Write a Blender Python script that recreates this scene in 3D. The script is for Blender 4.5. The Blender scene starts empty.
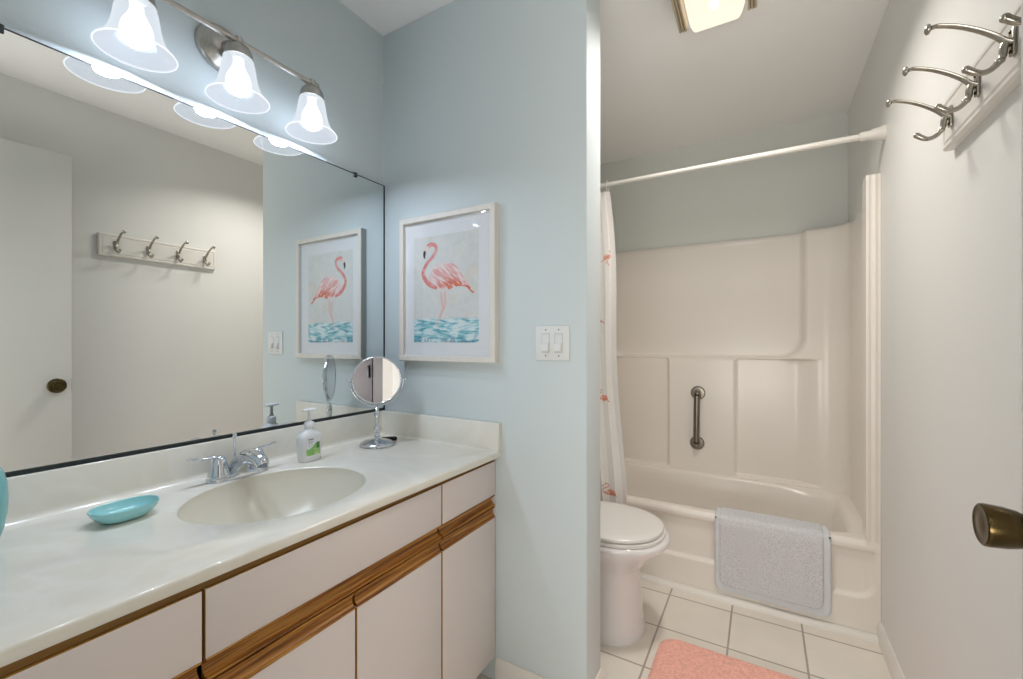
import bpy, bmesh, math, random
import numpy as np
from mathutils import Vector, Matrix
random.seed(4)
PI = math.pi
SC = bpy.context.scene
COL = SC.collection

# ------------------------------------------------------------------ camera, world, exposure
cam = bpy.data.cameras.new('camera')
cam.sensor_width = 36.0
cam.lens = 431.26 / 1023 * 36.0
cam.shift_y = 2.97 / 1023
cam.clip_start = 0.01
camo = bpy.data.objects.new('camera', cam)
camo.location = (0, 0, 1.177)
camo.rotation_euler = (PI / 2, 0, math.radians(30.11))
COL.objects.link(camo)
SC.camera = camo

w = bpy.data.worlds.new('world')
w.use_nodes = True
w.node_tree.nodes['Background'].inputs[0].default_value = (0.8, 0.9, 1.0, 1)
w.node_tree.nodes['Background'].inputs[1].default_value = 0.3
SC.world = w

SC.view_settings.view_transform = 'Standard'
SC.view_settings.look = 'None'
SC.view_settings.exposure = 0.5
SC.view_settings.gamma = 1.0
SC.view_settings.use_curve_mapping = False
try:
    SC.cycles.use_denoising = True
    SC.cycles.max_bounces = 12
    SC.cycles.diffuse_bounces = 6
    SC.cycles.glossy_bounces = 6
    SC.cycles.transparent_max_bounces = 12
    SC.cycles.sample_clamp_indirect = 6.0
    SC.cycles.caustics_reflective = False
    SC.cycles.caustics_refractive = False
except Exception:
    pass

P_VANITY = 1.1
P_BULB = 2.8        # each vanity lamp
P_CEIL = 6.2          # ceiling fitting over the toilet
P_HALL = 52.0         # added fill in the unseen hall, aimed up through the doorway


def area_light(name, loc, size, power, col, shape='DISK', size_y=None, rot=(0, 0, 0), spread=180):
    l = bpy.data.lights.new(name, 'AREA')
    l.shape = shape
    l.size = size
    if size_y:
        l.size_y = size_y
    l.energy = power
    l.color = col
    l.spread = math.radians(spread)
    o = bpy.data.objects.new(name, l)
    o.location = loc
    o.rotation_euler = rot
    COL.objects.link(o)
    return o


hall_fill = area_light('hall_fill_light', (-0.15, -1.60, 0.95), 1.7, P_HALL, (1.0, 0.98, 0.95), 'RECTANGLE', 1.5, (math.radians(90 + 42), 0, 0))  # added fill light that lifts the ceilings

# ------------------------------------------------------------------ key measures (metres)
XL, YB, XR, YT = -1.351, 1.271, 0.408, 2.964
XE, WT = -0.468, 0.133          # free end and thickness of the partition
XA = -1.11                      # wall of the toilet and tub alcove
CZ = 2.44
CT = 0.805                       # countertop
CXF = -0.787                    # countertop front edge
TY = 2.20                       # tub front


# ------------------------------------------------------------------ materials
def srgb(r, g, b):
    f = lambda c: (c / 255 / 12.92) if c / 255 <= 0.04045 else ((c / 255 + 0.055) / 1.055) ** 2.4
    return (f(r), f(g), f(b), 1)


def mat(name, col, rough=0.5, metal=0.0, spec=0.5, noise=None, bump=None, coat=0.0, trans=0.0, ior=1.45, sheen=0.0):
    """noise = (scale, amount, stretch) varies the base colour; bump = (scale, strength)"""
    m = bpy.data.materials.new(name)
    m.use_nodes = True
    nt = m.node_tree
    b = nt.nodes['Principled BSDF']
    b.inputs['Base Color'].default_value = col
    b.inputs['Roughness'].default_value = rough
    b.inputs['Metallic'].default_value = metal
    b.inputs['Specular IOR Level'].default_value = spec
    b.inputs['Coat Weight'].default_value = coat
    b.inputs['Transmission Weight'].default_value = trans
    b.inputs['IOR'].default_value = ior
    b.inputs['Sheen Weight'].default_value = sheen
    tc = nt.nodes.new('ShaderNodeTexCoord')
    if noise:
        mp = nt.nodes.new('ShaderNodeMapping')
        mp.inputs['Scale'].default_value = noise[2] if len(noise) > 2 else (1, 1, 1)
        nt.links.new(tc.outputs['Object'], mp.inputs[0])
        n = nt.nodes.new('ShaderNodeTexNoise')
        n.inputs['Scale'].default_value = noise[0]
        n.inputs['Detail'].default_value = 5
        nt.links.new(mp.outputs[0], n.inputs['Vector'])
        r = nt.nodes.new('ShaderNodeMapRange')
        r.inputs['From Min'].default_value = 0.3
        r.inputs['From Max'].default_value = 0.7
        r.inputs['To Min'].default_value = 1 - noise[1]
        r.inputs['To Max'].default_value = 1 + noise[1]
        nt.links.new(n.outputs['Fac'], r.inputs[0])
        mx = nt.nodes.new('ShaderNodeVectorMath')
        mx.operation = 'SCALE'
        mx.inputs[0].default_value = col[:3]
        nt.links.new(r.outputs[0], mx.inputs['Scale'])
        nt.links.new(mx.outputs[0], b.inputs['Base Color'])
    if bump:
        n2 = nt.nodes.new('ShaderNodeTexNoise')
        n2.inputs['Scale'].default_value = bump[0]
        n2.inputs['Detail'].default_value = 4
        nt.links.new(tc.outputs['Object'], n2.inputs['Vector'])
        bp = nt.nodes.new('ShaderNodeBump')
        bp.inputs['Strength'].default_value = bump[1]
        bp.inputs['Distance'].default_value = 0.002
        nt.links.new(n2.outputs['Fac'], bp.inputs['Height'])
        nt.links.new(bp.outputs[0], b.inputs['Normal'])
    return m


def emit(name, col, strength):
    m = bpy.data.materials.new(name)
    m.use_nodes = True
    nt = m.node_tree
    b = nt.nodes['Principled BSDF']
    b.inputs['Base Color'].default_value = (0.8, 0.8, 0.8, 1)
    b.inputs['Emission Color'].default_value = col
    b.inputs['Emission Strength'].default_value = strength
    return m


M = {}
M['paint'] = mat('pale_aqua_paint', srgb(209, 218, 220), 0.55, spec=0.3, noise=(1.2, 0.015), bump=(220, 0.06))
M['paint_right'] = mat('wall_paint_warm_lit_right', srgb(229, 228, 224), 0.5, spec=0.3, noise=(1.2, 0.015), bump=(220, 0.06))  # the aqua wall paint again, with warmer light mixed into its tone
M['paint_far'] = mat('wall_paint_warm_lit_far', srgb(220, 222, 217), 0.55, spec=0.3, noise=(1.2, 0.015), bump=(220, 0.06))  # same wall paint, greyed to carry the warm light over the tub
M['ceiling'] = mat('white_ceiling_paint', srgb(245, 244, 243), 0.8, spec=0.2, bump=(160, 0.08))
M['trim'] = mat('white_trim_paint', srgb(228, 224, 217), 0.35, noise=(6, 0.02))
M['door'] = mat('white_door_paint', srgb(220, 219, 214), 0.4, noise=(3, 0.015))
M['closet'] = mat('mauve_grey_closet_panel', srgb(76, 71, 74), 0.5, noise=(3, 0.02))
M['basin'] = mat('cream_basin_marble', srgb(219, 213, 198), 0.25, noise=(5, 0.015))
M['laminate'] = mat('pinkish_white_laminate', srgb(218, 208, 204), 0.38, noise=(3, 0.015))
M['oakedge'] = mat('golden_edge_banding', srgb(176, 130, 58), 0.5, noise=(20, 0.1))
M['carcass'] = mat('brown_cabinet_edge', srgb(124, 88, 34), 0.6, noise=(20, 0.15, (1, 0.2, 1)))
M['porcelain'] = mat('white_porcelain', srgb(226, 223, 222), 0.12, coat=0.3, noise=(2, 0.01))
M['seatplastic'] = mat('white_seat_plastic', srgb(226, 223, 218), 0.25, noise=(2, 0.01))
M['fibreglass'] = mat('almond_white_fibreglass', srgb(234, 228, 220), 0.24, coat=0.0, noise=(2, 0.012))
M['chrome'] = mat('polished_chrome', srgb(214, 218, 224), 0.08, 1.0, noise=(30, 0.02))
M['nickel'] = mat('brushed_nickel', srgb(192, 189, 184), 0.28, 1.0, noise=(60, 0.08, (1, 6, 1)))
M['pewter'] = mat('satin_pewter', srgb(172, 167, 156), 0.26, 1.0, noise=(40, 0.12))
M['steel'] = mat('satin_steel', srgb(132, 125, 114), 0.3, 1.0, noise=(80, 0.06, (1, 1, 0.1)))
M['bronze'] = mat('aged_bronze', srgb(84, 70, 44), 0.2, 1.0, noise=(22, 0.35))
M['mirror'] = mat('silvered_mirror', (0.86, 0.885, 0.875, 1), 0.0, 1.0, noise=(2, 0.004))
M['mirrorsmall'] = mat('round_mirror_glass', (0.85, 0.84, 0.85, 1), 0.01, 1.0, noise=(2, 0.004))
M['blackedge'] = mat('blackened_mirror_edge', srgb(38, 44, 46), 0.4, noise=(40, 0.3, (1, 1, 1)))
M['black'] = mat('black_plastic', srgb(24, 24, 26), 0.35, noise=(30, 0.1))
M['frame'] = mat('whitewashed_wood_frame', srgb(226, 220, 211), 0.5, noise=(30, 0.04, (1, 1, 0.1)))
M['matboard'] = mat('white_mat_board', srgb(232, 233, 236), 0.85, noise=(80, 0.01))
M['plate'] = mat('white_switch_plastic', srgb(228, 228, 226), 0.35, noise=(5, 0.01))
M['plate_shaded'] = mat('shade_greyed_switch_plastic', srgb(206, 206, 203), 0.4, noise=(5, 0.01))  # plate plastic greyed to paint in the shadow outline around the rockers
M['rod'] = mat('white_enamel_rod', srgb(226, 222, 214), 0.3, noise=(6, 0.01))
M['teal'] = mat('teal_ceramic', srgb(150, 208, 211), 0.2, coat=0.4, noise=(6, 0.03))
M['tealglass'] = mat('teal_glass', srgb(165, 236, 240), 0.06, trans=0.5, noise=(10, 0.04))
M['rug'] = mat('coral_pink_pile', srgb(248, 186, 170), 0.95, spec=0.1, noise=(120, 0.16), bump=(300, 0.9), sheen=0.2)
M['matpile'] = mat('grey_loop_pile', srgb(214, 214, 218), 0.95, spec=0.1, noise=(260, 0.20), bump=(420, 1.0))
M['matedge'] = mat('pale_grey_binding', srgb(216, 219, 223), 0.6, noise=(60, 0.03))
M['soapbody'] = mat('milky_soap_plastic', srgb(247, 248, 250), 0.2, trans=0.15, noise=(8, 0.02))
M['pump'] = mat('white_pump_plastic', srgb(236, 238, 240), 0.3, noise=(8, 0.02))
M['ribmetal'] = mat('ribbed_antique_metal', srgb(196, 182, 156), 0.32, 0.45, noise=(40, 0.2, (1, 0.1, 1)))
M['eyelet'] = mat('dull_grey_metal', srgb(110, 110, 112), 0.4, 0.6, noise=(50, 0.1))


def marble():
    m = mat('cultured_marble', srgb(228, 224, 214), 0.14, coat=0.3)
    nt = m.node_tree
    b = nt.nodes['Principled BSDF']
    tc = nt.nodes.new('ShaderNodeTexCoord')
    n = nt.nodes.new('ShaderNodeTexNoise')
    n.inputs['Scale'].default_value = 3.0
    n.inputs['Detail'].default_value = 6
    n.inputs['Distortion'].default_value = 1.6
    nt.links.new(tc.outputs['Object'], n.inputs['Vector'])
    cr = nt.nodes.new('ShaderNodeValToRGB')
    cr.color_ramp.elements[0].position = 0.44
    cr.color_ramp.elements[0].color = srgb(227, 222, 210)
    cr.color_ramp.elements[1].position = 0.60
    cr.color_ramp.elements[1].color = srgb(227, 222, 210)
    e = cr.color_ramp.elements.new(0.52)
    e.color = srgb(232, 228, 219)
    nt.links.new(n.outputs['Fac'], cr.inputs[0])
    nt.links.new(cr.outputs[0], b.inputs['Base Color'])
    return m


def oak():
    m = mat('golden_oak', srgb(150, 96, 34), 0.4)
    nt = m.node_tree
    b = nt.nodes['Principled BSDF']
    tc = nt.nodes.new('ShaderNodeTexCoord')
    mp = nt.nodes.new('ShaderNodeMapping')
    mp.inputs['Scale'].default_value = (90, 4, 150)
    nt.links.new(tc.outputs['Object'], mp.inputs[0])
    n = nt.nodes.new('ShaderNodeTexNoise')
    n.inputs['Scale'].default_value = 1.0
    n.inputs['Detail'].default_value = 7
    n.inputs['Distortion'].default_value = 0.6
    nt.links.new(mp.outputs[0], n.inputs['Vector'])
    cr = nt.nodes.new('ShaderNodeValToRGB')
    cr.color_ramp.elements[0].position = 0.32
    cr.color_ramp.elements[0].color = srgb(82, 44, 13)
    cr.color_ramp.elements[1].position = 0.66
    cr.color_ramp.elements[1].color = srgb(190, 136, 58)
    e = cr.color_ramp.elements.new(0.48)
    e.color = srgb(148, 94, 32)
    nt.links.new(n.outputs['Fac'], cr.inputs[0])
    nt.links.new(cr.outputs[0], b.inputs['Base Color'])
    return m


def tiles():
    m = mat('beige_floor_tile', srgb(222, 214, 202), 0.28)
    nt = m.node_tree
    b = nt.nodes['Principled BSDF']
    tc = nt.nodes.new('ShaderNodeTexCoord')
    mp = nt.nodes.new('ShaderNodeMapping')
    mp.inputs['Location'].default_value = (-0.2 + 0.3705 + 0.2575 * 20, 0.675 - 1.853 + 0.2575 * 20, 0)
    nt.links.new(tc.outputs['Object'], mp.inputs[0])
    br = nt.nodes.new('ShaderNodeTexBrick')
    br.offset = 0.0
    br.squash = 1.0
    br.inputs['Scale'].default_value = 1.0
    br.inputs['Brick Width'].default_value = 0.2575
    br.inputs['Row Height'].default_value = 0.2575
    br.inputs['Mortar Size'].default_value = 0.0038
    br.inputs['Mortar Smooth'].default_value = 0.15
    br.inputs['Color1'].default_value = srgb(232, 225, 214)
    br.inputs['Color2'].default_value = srgb(228, 220, 209)
    br.inputs['Mortar'].default_value = srgb(170, 162, 150)
    nt.links.new(mp.outputs[0], br.inputs['Vector'])
    n = nt.nodes.new('ShaderNodeTexNoise')
    n.inputs['Scale'].default_value = 7
    n.inputs['Detail'].default_value = 5
    nt.links.new(tc.outputs['Object'], n.inputs['Vector'])
    r = nt.nodes.new('ShaderNodeMapRange')
    r.inputs['From Min'].default_value = 0.3
    r.inputs['From Max'].default_value = 0.7
    r.inputs['To Min'].default_value = 0.96
    r.inputs['To Max'].default_value = 1.03
    nt.links.new(n.outputs['Fac'], r.inputs[0])
    mx = nt.nodes.new('ShaderNodeVectorMath')
    mx.operation = 'SCALE'
    nt.links.new(br.outputs['Color'], mx.inputs[0])
    nt.links.new(r.outputs[0], mx.inputs['Scale'])
    nt.links.new(mx.outputs[0], b.inputs['Base Color'])
    bp = nt.nodes.new('ShaderNodeBump')
    bp.invert = True
    bp.inputs['Strength'].default_value = 0.5
    bp.inputs['Distance'].default_value = 0.002
    nt.links.new(br.outputs['Fac'], bp.inputs['Height'])
    nt.links.new(bp.outputs[0], b.inputs['Normal'])
    return m


def artmat(name, rough=0.8, alpha_sheen=0.0):
    m = mat(name, (1, 1, 1, 1), rough, spec=0.2)
    nt = m.node_tree
    a = nt.nodes.new('ShaderNodeVertexColor')
    a.layer_name = 'pigment'
    n = nt.nodes.new('ShaderNodeTexNoise')
    n.inputs['Scale'].default_value = 90
    tc = nt.nodes.new('ShaderNodeTexCoord')
    nt.links.new(tc.outputs['Object'], n.inputs['Vector'])
    r = nt.nodes.new('ShaderNodeMapRange')
    r.inputs['To Min'].default_value = 0.95
    r.inputs['To Max'].default_value = 1.04
    nt.links.new(n.outputs['Fac'], r.inputs[0])
    mx = nt.nodes.new('ShaderNodeVectorMath')
    mx.operation = 'SCALE'
    nt.links.new(a.outputs[0], mx.inputs[0])
    nt.links.new(r.outputs[0], mx.inputs['Scale'])
    nt.links.new(mx.outputs[0], nt.nodes['Principled BSDF'].inputs['Base Color'])
    return m


def shade_glass(name, glow, strength, clear):
    """lit frosted lamp glass: part see-through, part glowing, with a thin gloss"""
    m = bpy.data.materials.new(name)
    m.use_nodes = True
    nt = m.node_tree
    for n in list(nt.nodes):
        if n.type == 'BSDF_PRINCIPLED':
            nt.nodes.remove(n)
    out = [n for n in nt.nodes if n.type == 'OUTPUT_MATERIAL'][0]
    tr = nt.nodes.new('ShaderNodeBsdfTransparent')
    tr.inputs[0].default_value = (0.95, 0.97, 1, 1)
    em = nt.nodes.new('ShaderNodeEmission')
    em.inputs[0].default_value = glow
    em.inputs[1].default_value = strength
    df = nt.nodes.new('ShaderNodeBsdfDiffuse')
    df.inputs[0].default_value = (0.5, 0.5, 0.5, 1)
    ad = nt.nodes.new('ShaderNodeAddShader')
    nt.links.new(em.outputs[0], ad.inputs[0])
    gl = nt.nodes.new('ShaderNodeBsdfGlossy')
    gl.inputs['Roughness'].default_value = 0.15
    gl.inputs[0].default_value = (0.06, 0.06, 0.06, 1)
    nt.links.new(gl.outputs[0], ad.inputs[1])
    lw = nt.nodes.new('ShaderNodeLayerWeight')
    lw.inputs[0].default_value = 0.35
    mr = nt.nodes.new('ShaderNodeMapRange')
    mr.inputs['To Min'].default_value = 1 - clear
    mr.inputs['To Max'].default_value = 1.0
    nt.links.new(lw.outputs['Facing'], mr.inputs[0])
    mx = nt.nodes.new('ShaderNodeMixShader')
    nt.links.new(mr.outputs[0], mx.inputs[0])
    nt.links.new(tr.outputs[0], mx.inputs[1])
    nt.links.new(ad.outputs[0], mx.inputs[2])
    nt.links.new(mx.outputs[0], out.inputs[0])
    return m


def pane_glass():
    m = bpy.data.materials.new('picture_glass')
    m.use_nodes = True
    nt = m.node_tree
    for n in list(nt.nodes):
        if n.type == 'BSDF_PRINCIPLED':
            nt.nodes.remove(n)
    out = [n for n in nt.nodes if n.type == 'OUTPUT_MATERIAL'][0]
    tr = nt.nodes.new('ShaderNodeBsdfTransparent')
    gl = nt.nodes.new('ShaderNodeBsdfGlossy')
    gl.inputs['Roughness'].default_value = 0.02
    lw = nt.nodes.new('ShaderNodeLayerWeight')
    pw = nt.nodes.new('ShaderNodeMath')
    pw.operation = 'POWER'
    pw.inputs[1].default_value = 5.0
    nt.links.new(lw.outputs['Facing'], pw.inputs[0])
    fr = nt.nodes.new('ShaderNodeMath')
    fr.operation = 'MULTIPLY_ADD'
    fr.inputs[1].default_value = 0.6
    fr.inputs[2].default_value = 0.035
    nt.links.new(pw.outputs[0], fr.inputs[0])
    mx = nt.nodes.new('ShaderNodeMixShader')
    nt.links.new(fr.outputs[0], mx.inputs[0])
    nt.links.new(tr.outputs[0], mx.inputs[1])
    nt.links.new(gl.outputs[0], mx.inputs[2])
    nt.links.new(mx.outputs[0], out.inputs[0])
    return m


M['marble'] = marble()
M['oak'] = oak()
M['tile'] = tiles()
M['art'] = artmat('flamingo_print_paper')
M['curtain'] = artmat('printed_white_curtain_cloth', 0.75)
M['label'] = artmat('printed_soap_label', 0.4)
M['shade'] = shade_glass('frosted_white_lamp_glass', (0.84, 0.91, 0.97, 1), 0.64, 0.42)
M['shade_in'] = shade_glass('frosted_lamp_glass_inside', (0.84, 0.88, 0.98, 1), 0.55, 0.75)
M['shade_rim'] = shade_glass('frosted_lamp_glass_lip', (0.90, 0.94, 1.0, 1), 0.80, 0.1)
M['bulb'] = emit('cool_white_bulb', (0.93, 0.96, 1.0, 1), 6.0)
M['diffuser'] = shade_glass('warm_frosted_diffuser', (1.0, 0.86, 0.70, 1), 0.82, 0.22)
M['warmbulb'] = emit('warm_bulb', (1.0, 0.92, 0.6, 1), 2.5)
M['pane'] = pane_glass()


# ------------------------------------------------------------------ object helpers
BASE = {}


def obj(name, bm, m, parent=None, smooth=True, angle=40, label=None, mats=None):
    """link a bmesh written in world coordinates as ONE mesh object"""
    base = Vector((0, 0, 0))
    if parent is not None:
        base = BASE[parent.name]
    else:
        lo = [min(v.co[i] for v in bm.verts) for i in range(3)]
        hi = [max(v.co[i] for v in bm.verts) for i in range(3)]
        base = Vector(((lo[0] + hi[0]) / 2, (lo[1] + hi[1]) / 2, lo[2]))
    for v in bm.verts:
        v.co -= base
    bmesh.ops.recalc_face_normals(bm, faces=bm.faces)
    me = bpy.data.meshes.new(name)
    bm.to_mesh(me)
    bm.free()
    for mm in (mats or [m]):
        me.materials.append(mm)
    if smooth:
        me.shade_smooth()
        me.set_sharp_from_angle(angle=math.radians(angle))
    o = bpy.data.objects.new(name, me)
    COL.objects.link(o)
    if parent is not None:
        o.parent = parent
        BASE[o.name] = base
    else:
        o.location = base
        BASE[o.name] = base
    if label:
        o['label'] = label
    return o


def thing(name, label, cat, loc, group=None):
    o = bpy.data.objects.new(name, None)
    o.empty_display_size = 0.05
    o.location = loc
    COL.objects.link(o)
    o['label'] = label
    o['category'] = cat
    if group:
        o['group'] = group
    BASE[o.name] = Vector(loc)
    return o


def tag(o, label, cat, group=None):
    o['label'] = label
    o['category'] = cat
    if group:
        o['group'] = group
    return o


def struct(name, bm, m, label=None, parent=None, **k):
    o = obj(name, bm, m, parent, **k)
    if parent is None:
        o['kind'] = 'structure'
        if label:
            o['label'] = label
    return o


def box(bm, x0, x1, y0, y1, z0, z1, bev=0.0, seg=2):
    vs = [bm.verts.new((x, y, z)) for x in (x0, x1) for y in (y0, y1) for z in (z0, z1)]
    f = [(0, 1, 3, 2), (4, 6, 7, 5), (0, 4, 5, 1), (2, 3, 7, 6), (0, 2, 6, 4), (1, 5, 7, 3)]
    fs = [bm.faces.new([vs[i] for i in q]) for q in f]
    if bev:
        es = list({e for q in fs for e in q.edges})
        bmesh.ops.bevel(bm, geom=es, offset=bev, segments=seg, profile=0.5, affect='EDGES')
    return bm


def nbox(*a, **k):
    return box(bmesh.new(), *a, **k)


def rings(bm, rows, closed=True, cap0=False, cap1=False):
    """rows of equal-length point lists -> quads"""
    R = [[bm.verts.new(p) for p in r] for r in rows]
    n = len(R[0])
    for i in range(len(R) - 1):
        for j in range(n if closed else n - 1):
            k = (j + 1) % n
            bm.faces.new((R[i][j], R[i][k], R[i + 1][k], R[i + 1][j]))
    if cap0:
        bm.faces.new(R[0])
    if cap1:
        bm.faces.new(R[-1])
    return R


def lathe(bm, prof, c, axis='z', n=32, cap0=True, cap1=True):
    """prof = [(r, h)]; turned about an axis through c"""
    rows = []
    for r, h in prof:
        row = []
        for j in range(n):
            a = 2 * PI * j / n
            u, v = r * math.cos(a), r * math.sin(a)
            if axis == 'z':
                row.append((c[0] + u, c[1] + v, c[2] + h))
            elif axis == 'x':
                row.append((c[0] + h, c[1] + u, c[2] + v))
            else:
                row.append((c[0] + u, c[1] + h, c[2] + v))
        rows.append(row)
    rings(bm, rows, True, cap0, cap1)
    return bm


def smooth_path(pts, k=6):
    """Catmull-Rom through points with radii (x,y,z,r)"""
    P = [np.array(p, float) for p in pts]
    P = [2 * P[0] - P[1]] + P + [2 * P[-1] - P[-2]]
    out = []
    for i in range(1, len(P) - 2):
        for t in np.linspace(0, 1, k, endpoint=False):
            a, b, c, d = P[i - 1], P[i], P[i + 1], P[i + 2]
            out.append(0.5 * (2 * b + (c - a) * t + (2 * a - 5 * b + 4 * c - d) * t * t + (3 * b - a - 3 * c + d) * t ** 3))
    out.append(P[-2])
    return out


def tube(bm, pts, n=12, k=6, flat=(1, 1), up=None):
    """skin a round or flattened tube along points (x,y,z,r)"""
    S = smooth_path(pts, k) if k else [np.array(p, float) for p in pts]
    rows = []
    prev = None
    for i, p in enumerate(S):
        a = S[max(0, i - 1)][:3]
        b = S[min(len(S) - 1, i + 1)][:3]
        t = Vector(b - a).normalized()
        if prev is None:
            ref = Vector(up) if up else (Vector((0, 0, 1)) if abs(t.z) < 0.9 else Vector((1, 0, 0)))
        else:
            ref = prev
        s = t.cross(ref).normalized()
        q = s.cross(t).normalized()
        prev = q
        r = max(p[3], 1e-4)
        rows.append([Vector(p[:3]) + s * (r * flat[0] * math.cos(2 * PI * j / n)) + q * (r * flat[1] * math.sin(2 * PI * j / n)) for j in range(n)])
    rings(bm, rows, True, True, True)
    return bm


def prism(bm, poly, axis, d0, d1):
    """poly = 2-D points; axis 'y': (x,z) swept in y; 'x': (y,z); 'z': (x,y)"""
    def mk(p, d):
        return {'y': (p[0], d, p[1]), 'x': (d, p[0], p[1]), 'z': (p[0], p[1], d)}[axis]
    a = [bm.verts.new(mk(p, d0)) for p in poly]
    b = [bm.verts.new(mk(p, d1)) for p in poly]
    n = len(poly)
    bm.faces.new(a)
    bm.faces.new(list(reversed(b)))
    for i in range(n):
        j = (i + 1) % n
        bm.faces.new((a[i], b[i], b[j], a[j]))
    return bm


def sph(bm, c, r, n=16, sc=(1, 1, 1)):
    mtx = Matrix.Translation(c) @ Matrix.Diagonal((r * sc[0], r * sc[1], r * sc[2], 1))
    bmesh.ops.create_uvsphere(bm, u_segments=n, v_segments=max(6, n // 2), radius=1, matrix=mtx)
    return bm


def superell(cx, cy, a, b, e, n, z):
    out = []
    for j in range(n):
        t = 2 * PI * j / n
        c, s = math.cos(t), math.sin(t)
        out.append((cx + a * math.copysign(abs(c) ** (2 / e), c), cy + b * math.copysign(abs(s) ** (2 / e), s), z))
    return out


def sstep(a, b, x):
    t = np.clip((x - a) / (b - a), 0, 1)
    return t * t * (3 - 2 * t)


# ------------------------------------------------------------------ the setting
struct('floor', nbox(-1.6, 1.2, -1.75, 3.1, -0.05, 0), M['tile'], 'pale beige square floor tiles with grey grout')
struct('ceiling', nbox(-1.6, 1.2, -1.75, 3.1, CZ, CZ + 0.05), M['ceiling'], 'plain white painted ceiling')
struct('wall_left', nbox(XL - 0.1, XL, -0.11, YB, 0, CZ), M['paint'], 'pale aqua wall behind the vanity mirror')
struct('wall_back', nbox(XL, XE, YB, YB + WT, 0, CZ, bev=0.003), M['paint'], 'pale aqua partition wall beside the vanity')
struct('wall_alcove', nbox(XA - 0.1, XA, YB + WT, YT, 0, CZ), M['paint'], 'alcove wall behind the toilet')
struct('wall_far', nbox(XA - 0.1, XR, YT, YT + 0.1, 0, CZ), M['paint_far'], 'painted wall above the tub surround')
struct('wall_right', nbox(XR, XR + 0.1, -0.11, YT + 0.1, 0, CZ), M['paint_right'], 'long pale painted wall on the right')
bm = nbox(XL, -0.47, -0.11, -0.002, 0, CZ)
box(bm, 0.325, XR, -0.11, -0.002, 0, CZ)
box(bm, -0.47, 0.325, -0.11, -0.002, 2.13, CZ)
struct('wall_front', bm, M['paint'], 'wall with the doorway the photographer stands in')
# door casing
bm = nbox(-0.47, -0.452, -0.112, 0.0, 0, 2.112)
box(bm, 0.307, 0.325, -0.112, 0.0, 0, 2.112)
box(bm, -0.47, 0.325, -0.112, 0.0, 2.112, 2.13)
struct('trim_1', bm, M['trim'], 'white door lining around the doorway')
# hall behind the doorway
HX0, HX1, HY = -1.3, 0.95, -1.65
struct('wall_hall_back', nbox(HX0, HX1, HY - 0.1, HY, 0, CZ), M['paint_right'])
struct('wall_hall_left', nbox(HX0 - 0.1, HX0, HY, -0.11, 0, CZ), M['paint_right'])
struct('wall_hall_right', nbox(HX1, HX1 + 0.1, HY, -0.11, 0, CZ), M['paint_right'])
for i, (ya, yb) in enumerate(((-1.60, -0.745), (-0.735, -0.28))):
    d = struct('door_%d' % (i + 2), nbox(HX1 - 0.03, HX1, ya, yb, 0.01, 2.05, bev=0.004), M['closet'], 'plain closet door across the hall')
    yy = yb - 0.035 if i == 0 else None
    if yy:
        obj('door_pull', nbox(HX1 - 0.052, HX1 - 0.03, yy - 0.012, yy + 0.012, 0.83, 0.95, bev=0.004), M['black'], d)


def skirting(name, poly, axis, d0, d1):
    struct(name, prism(bmesh.new(), poly, axis, d0, d1), M['trim'], 'white painted baseboard', angle=30)


def skirt_poly(x, s, h=0.075, t=0.013):
    return [(x, 0), (x + s * t, 0), (x + s * t, h * 0.72), (x + s * t * 0.75, h * 0.86), (x + s * t * 0.4, h), (x, h)]


skirting('baseboard_right', skirt_poly(XR, -1), 'y', 0.0, TY - 0.002)
skirting('baseboard_back', skirt_poly(YB, -1, 0.085), 'x', -0.795, XE)
skirting('baseboard_end', skirt_poly(XE, 1, 0.085), 'y', YB, YB + WT)
skirting('baseboard_alcove', skirt_poly(XA, 1), 'y', YB + WT, TY)
# quarter-round strip along the foot of the tub
q = [(TY, 0), (TY - 0.030, 0)] + [(TY - 0.030 * math.cos(a), 0.021 * math.sin(a)) for a in np.linspace(0.25, PI / 2, 6)]
struct('trim_2', prism(bmesh.new(), q, 'x', XA, XR - 0.013), M['trim'], 'white strip along the foot of the tub')

# open door standing along the right wall
door = bpy.data.objects.new('door_1', None)
door.location = (0.285, 0.07, 0.01)
COL.objects.link(door)
BASE['door_1'] = Vector(door.location)
door['kind'] = 'structure'
door['label'] = 'flat white door standing open along the right wall'
DX0, DX1, DY = 0.268, 0.303, 0.752
obj('door_slab', nbox(DX0, DX1, 0.015, DY, 0.012, 2.092, bev=0.002), M['door'], door)


def knob(s, x):
    """s = -1 points to -x"""
    k = bmesh.new()
    lathe(k, [(0.035, 0), (0.035, s * 0.003), (0.030, s * 0.007), (0.016, s * 0.010)], (x, 0.700, 0.968), 'x', 28)
    r = obj('knob_rosette', k, M['bronze'], door)
    k = bmesh.new()
    lathe(k, [(0.012, s * 0.006), (0.012, s * 0.010), (0.0165, s * 0.014), (0.0205, s * 0.021), (0.0228, s * 0.032),
              (0.0240, s * 0.047), (0.0232, s * 0.0495), (0.0215, s * 0.0505), (0.018, s * 0.0495), (0.010, s * 0.0505), (0.004, s * 0.0512)],
          (x, 0.700, 0.968), 'x', 28)
    obj('door_knob', k, M['bronze'], door, label='bronze door knob')


knob(-1, DX0)
knob(1, DX1)
obj('latch_plate', nbox(DX0 + 0.006, DX1 - 0.006, DY, DY + 0.002, 0.94, 1.0), M['bronze'], door)
for z in (0.25, 1.05, 1.85):
    k = bmesh.new()
    lathe(k, [(0.006, -0.04), (0.006, 0.04)], (DX1 + 0.002, 0.010, z), 'z', 10)
    obj('hinge', k, M['bronze'], door)

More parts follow.
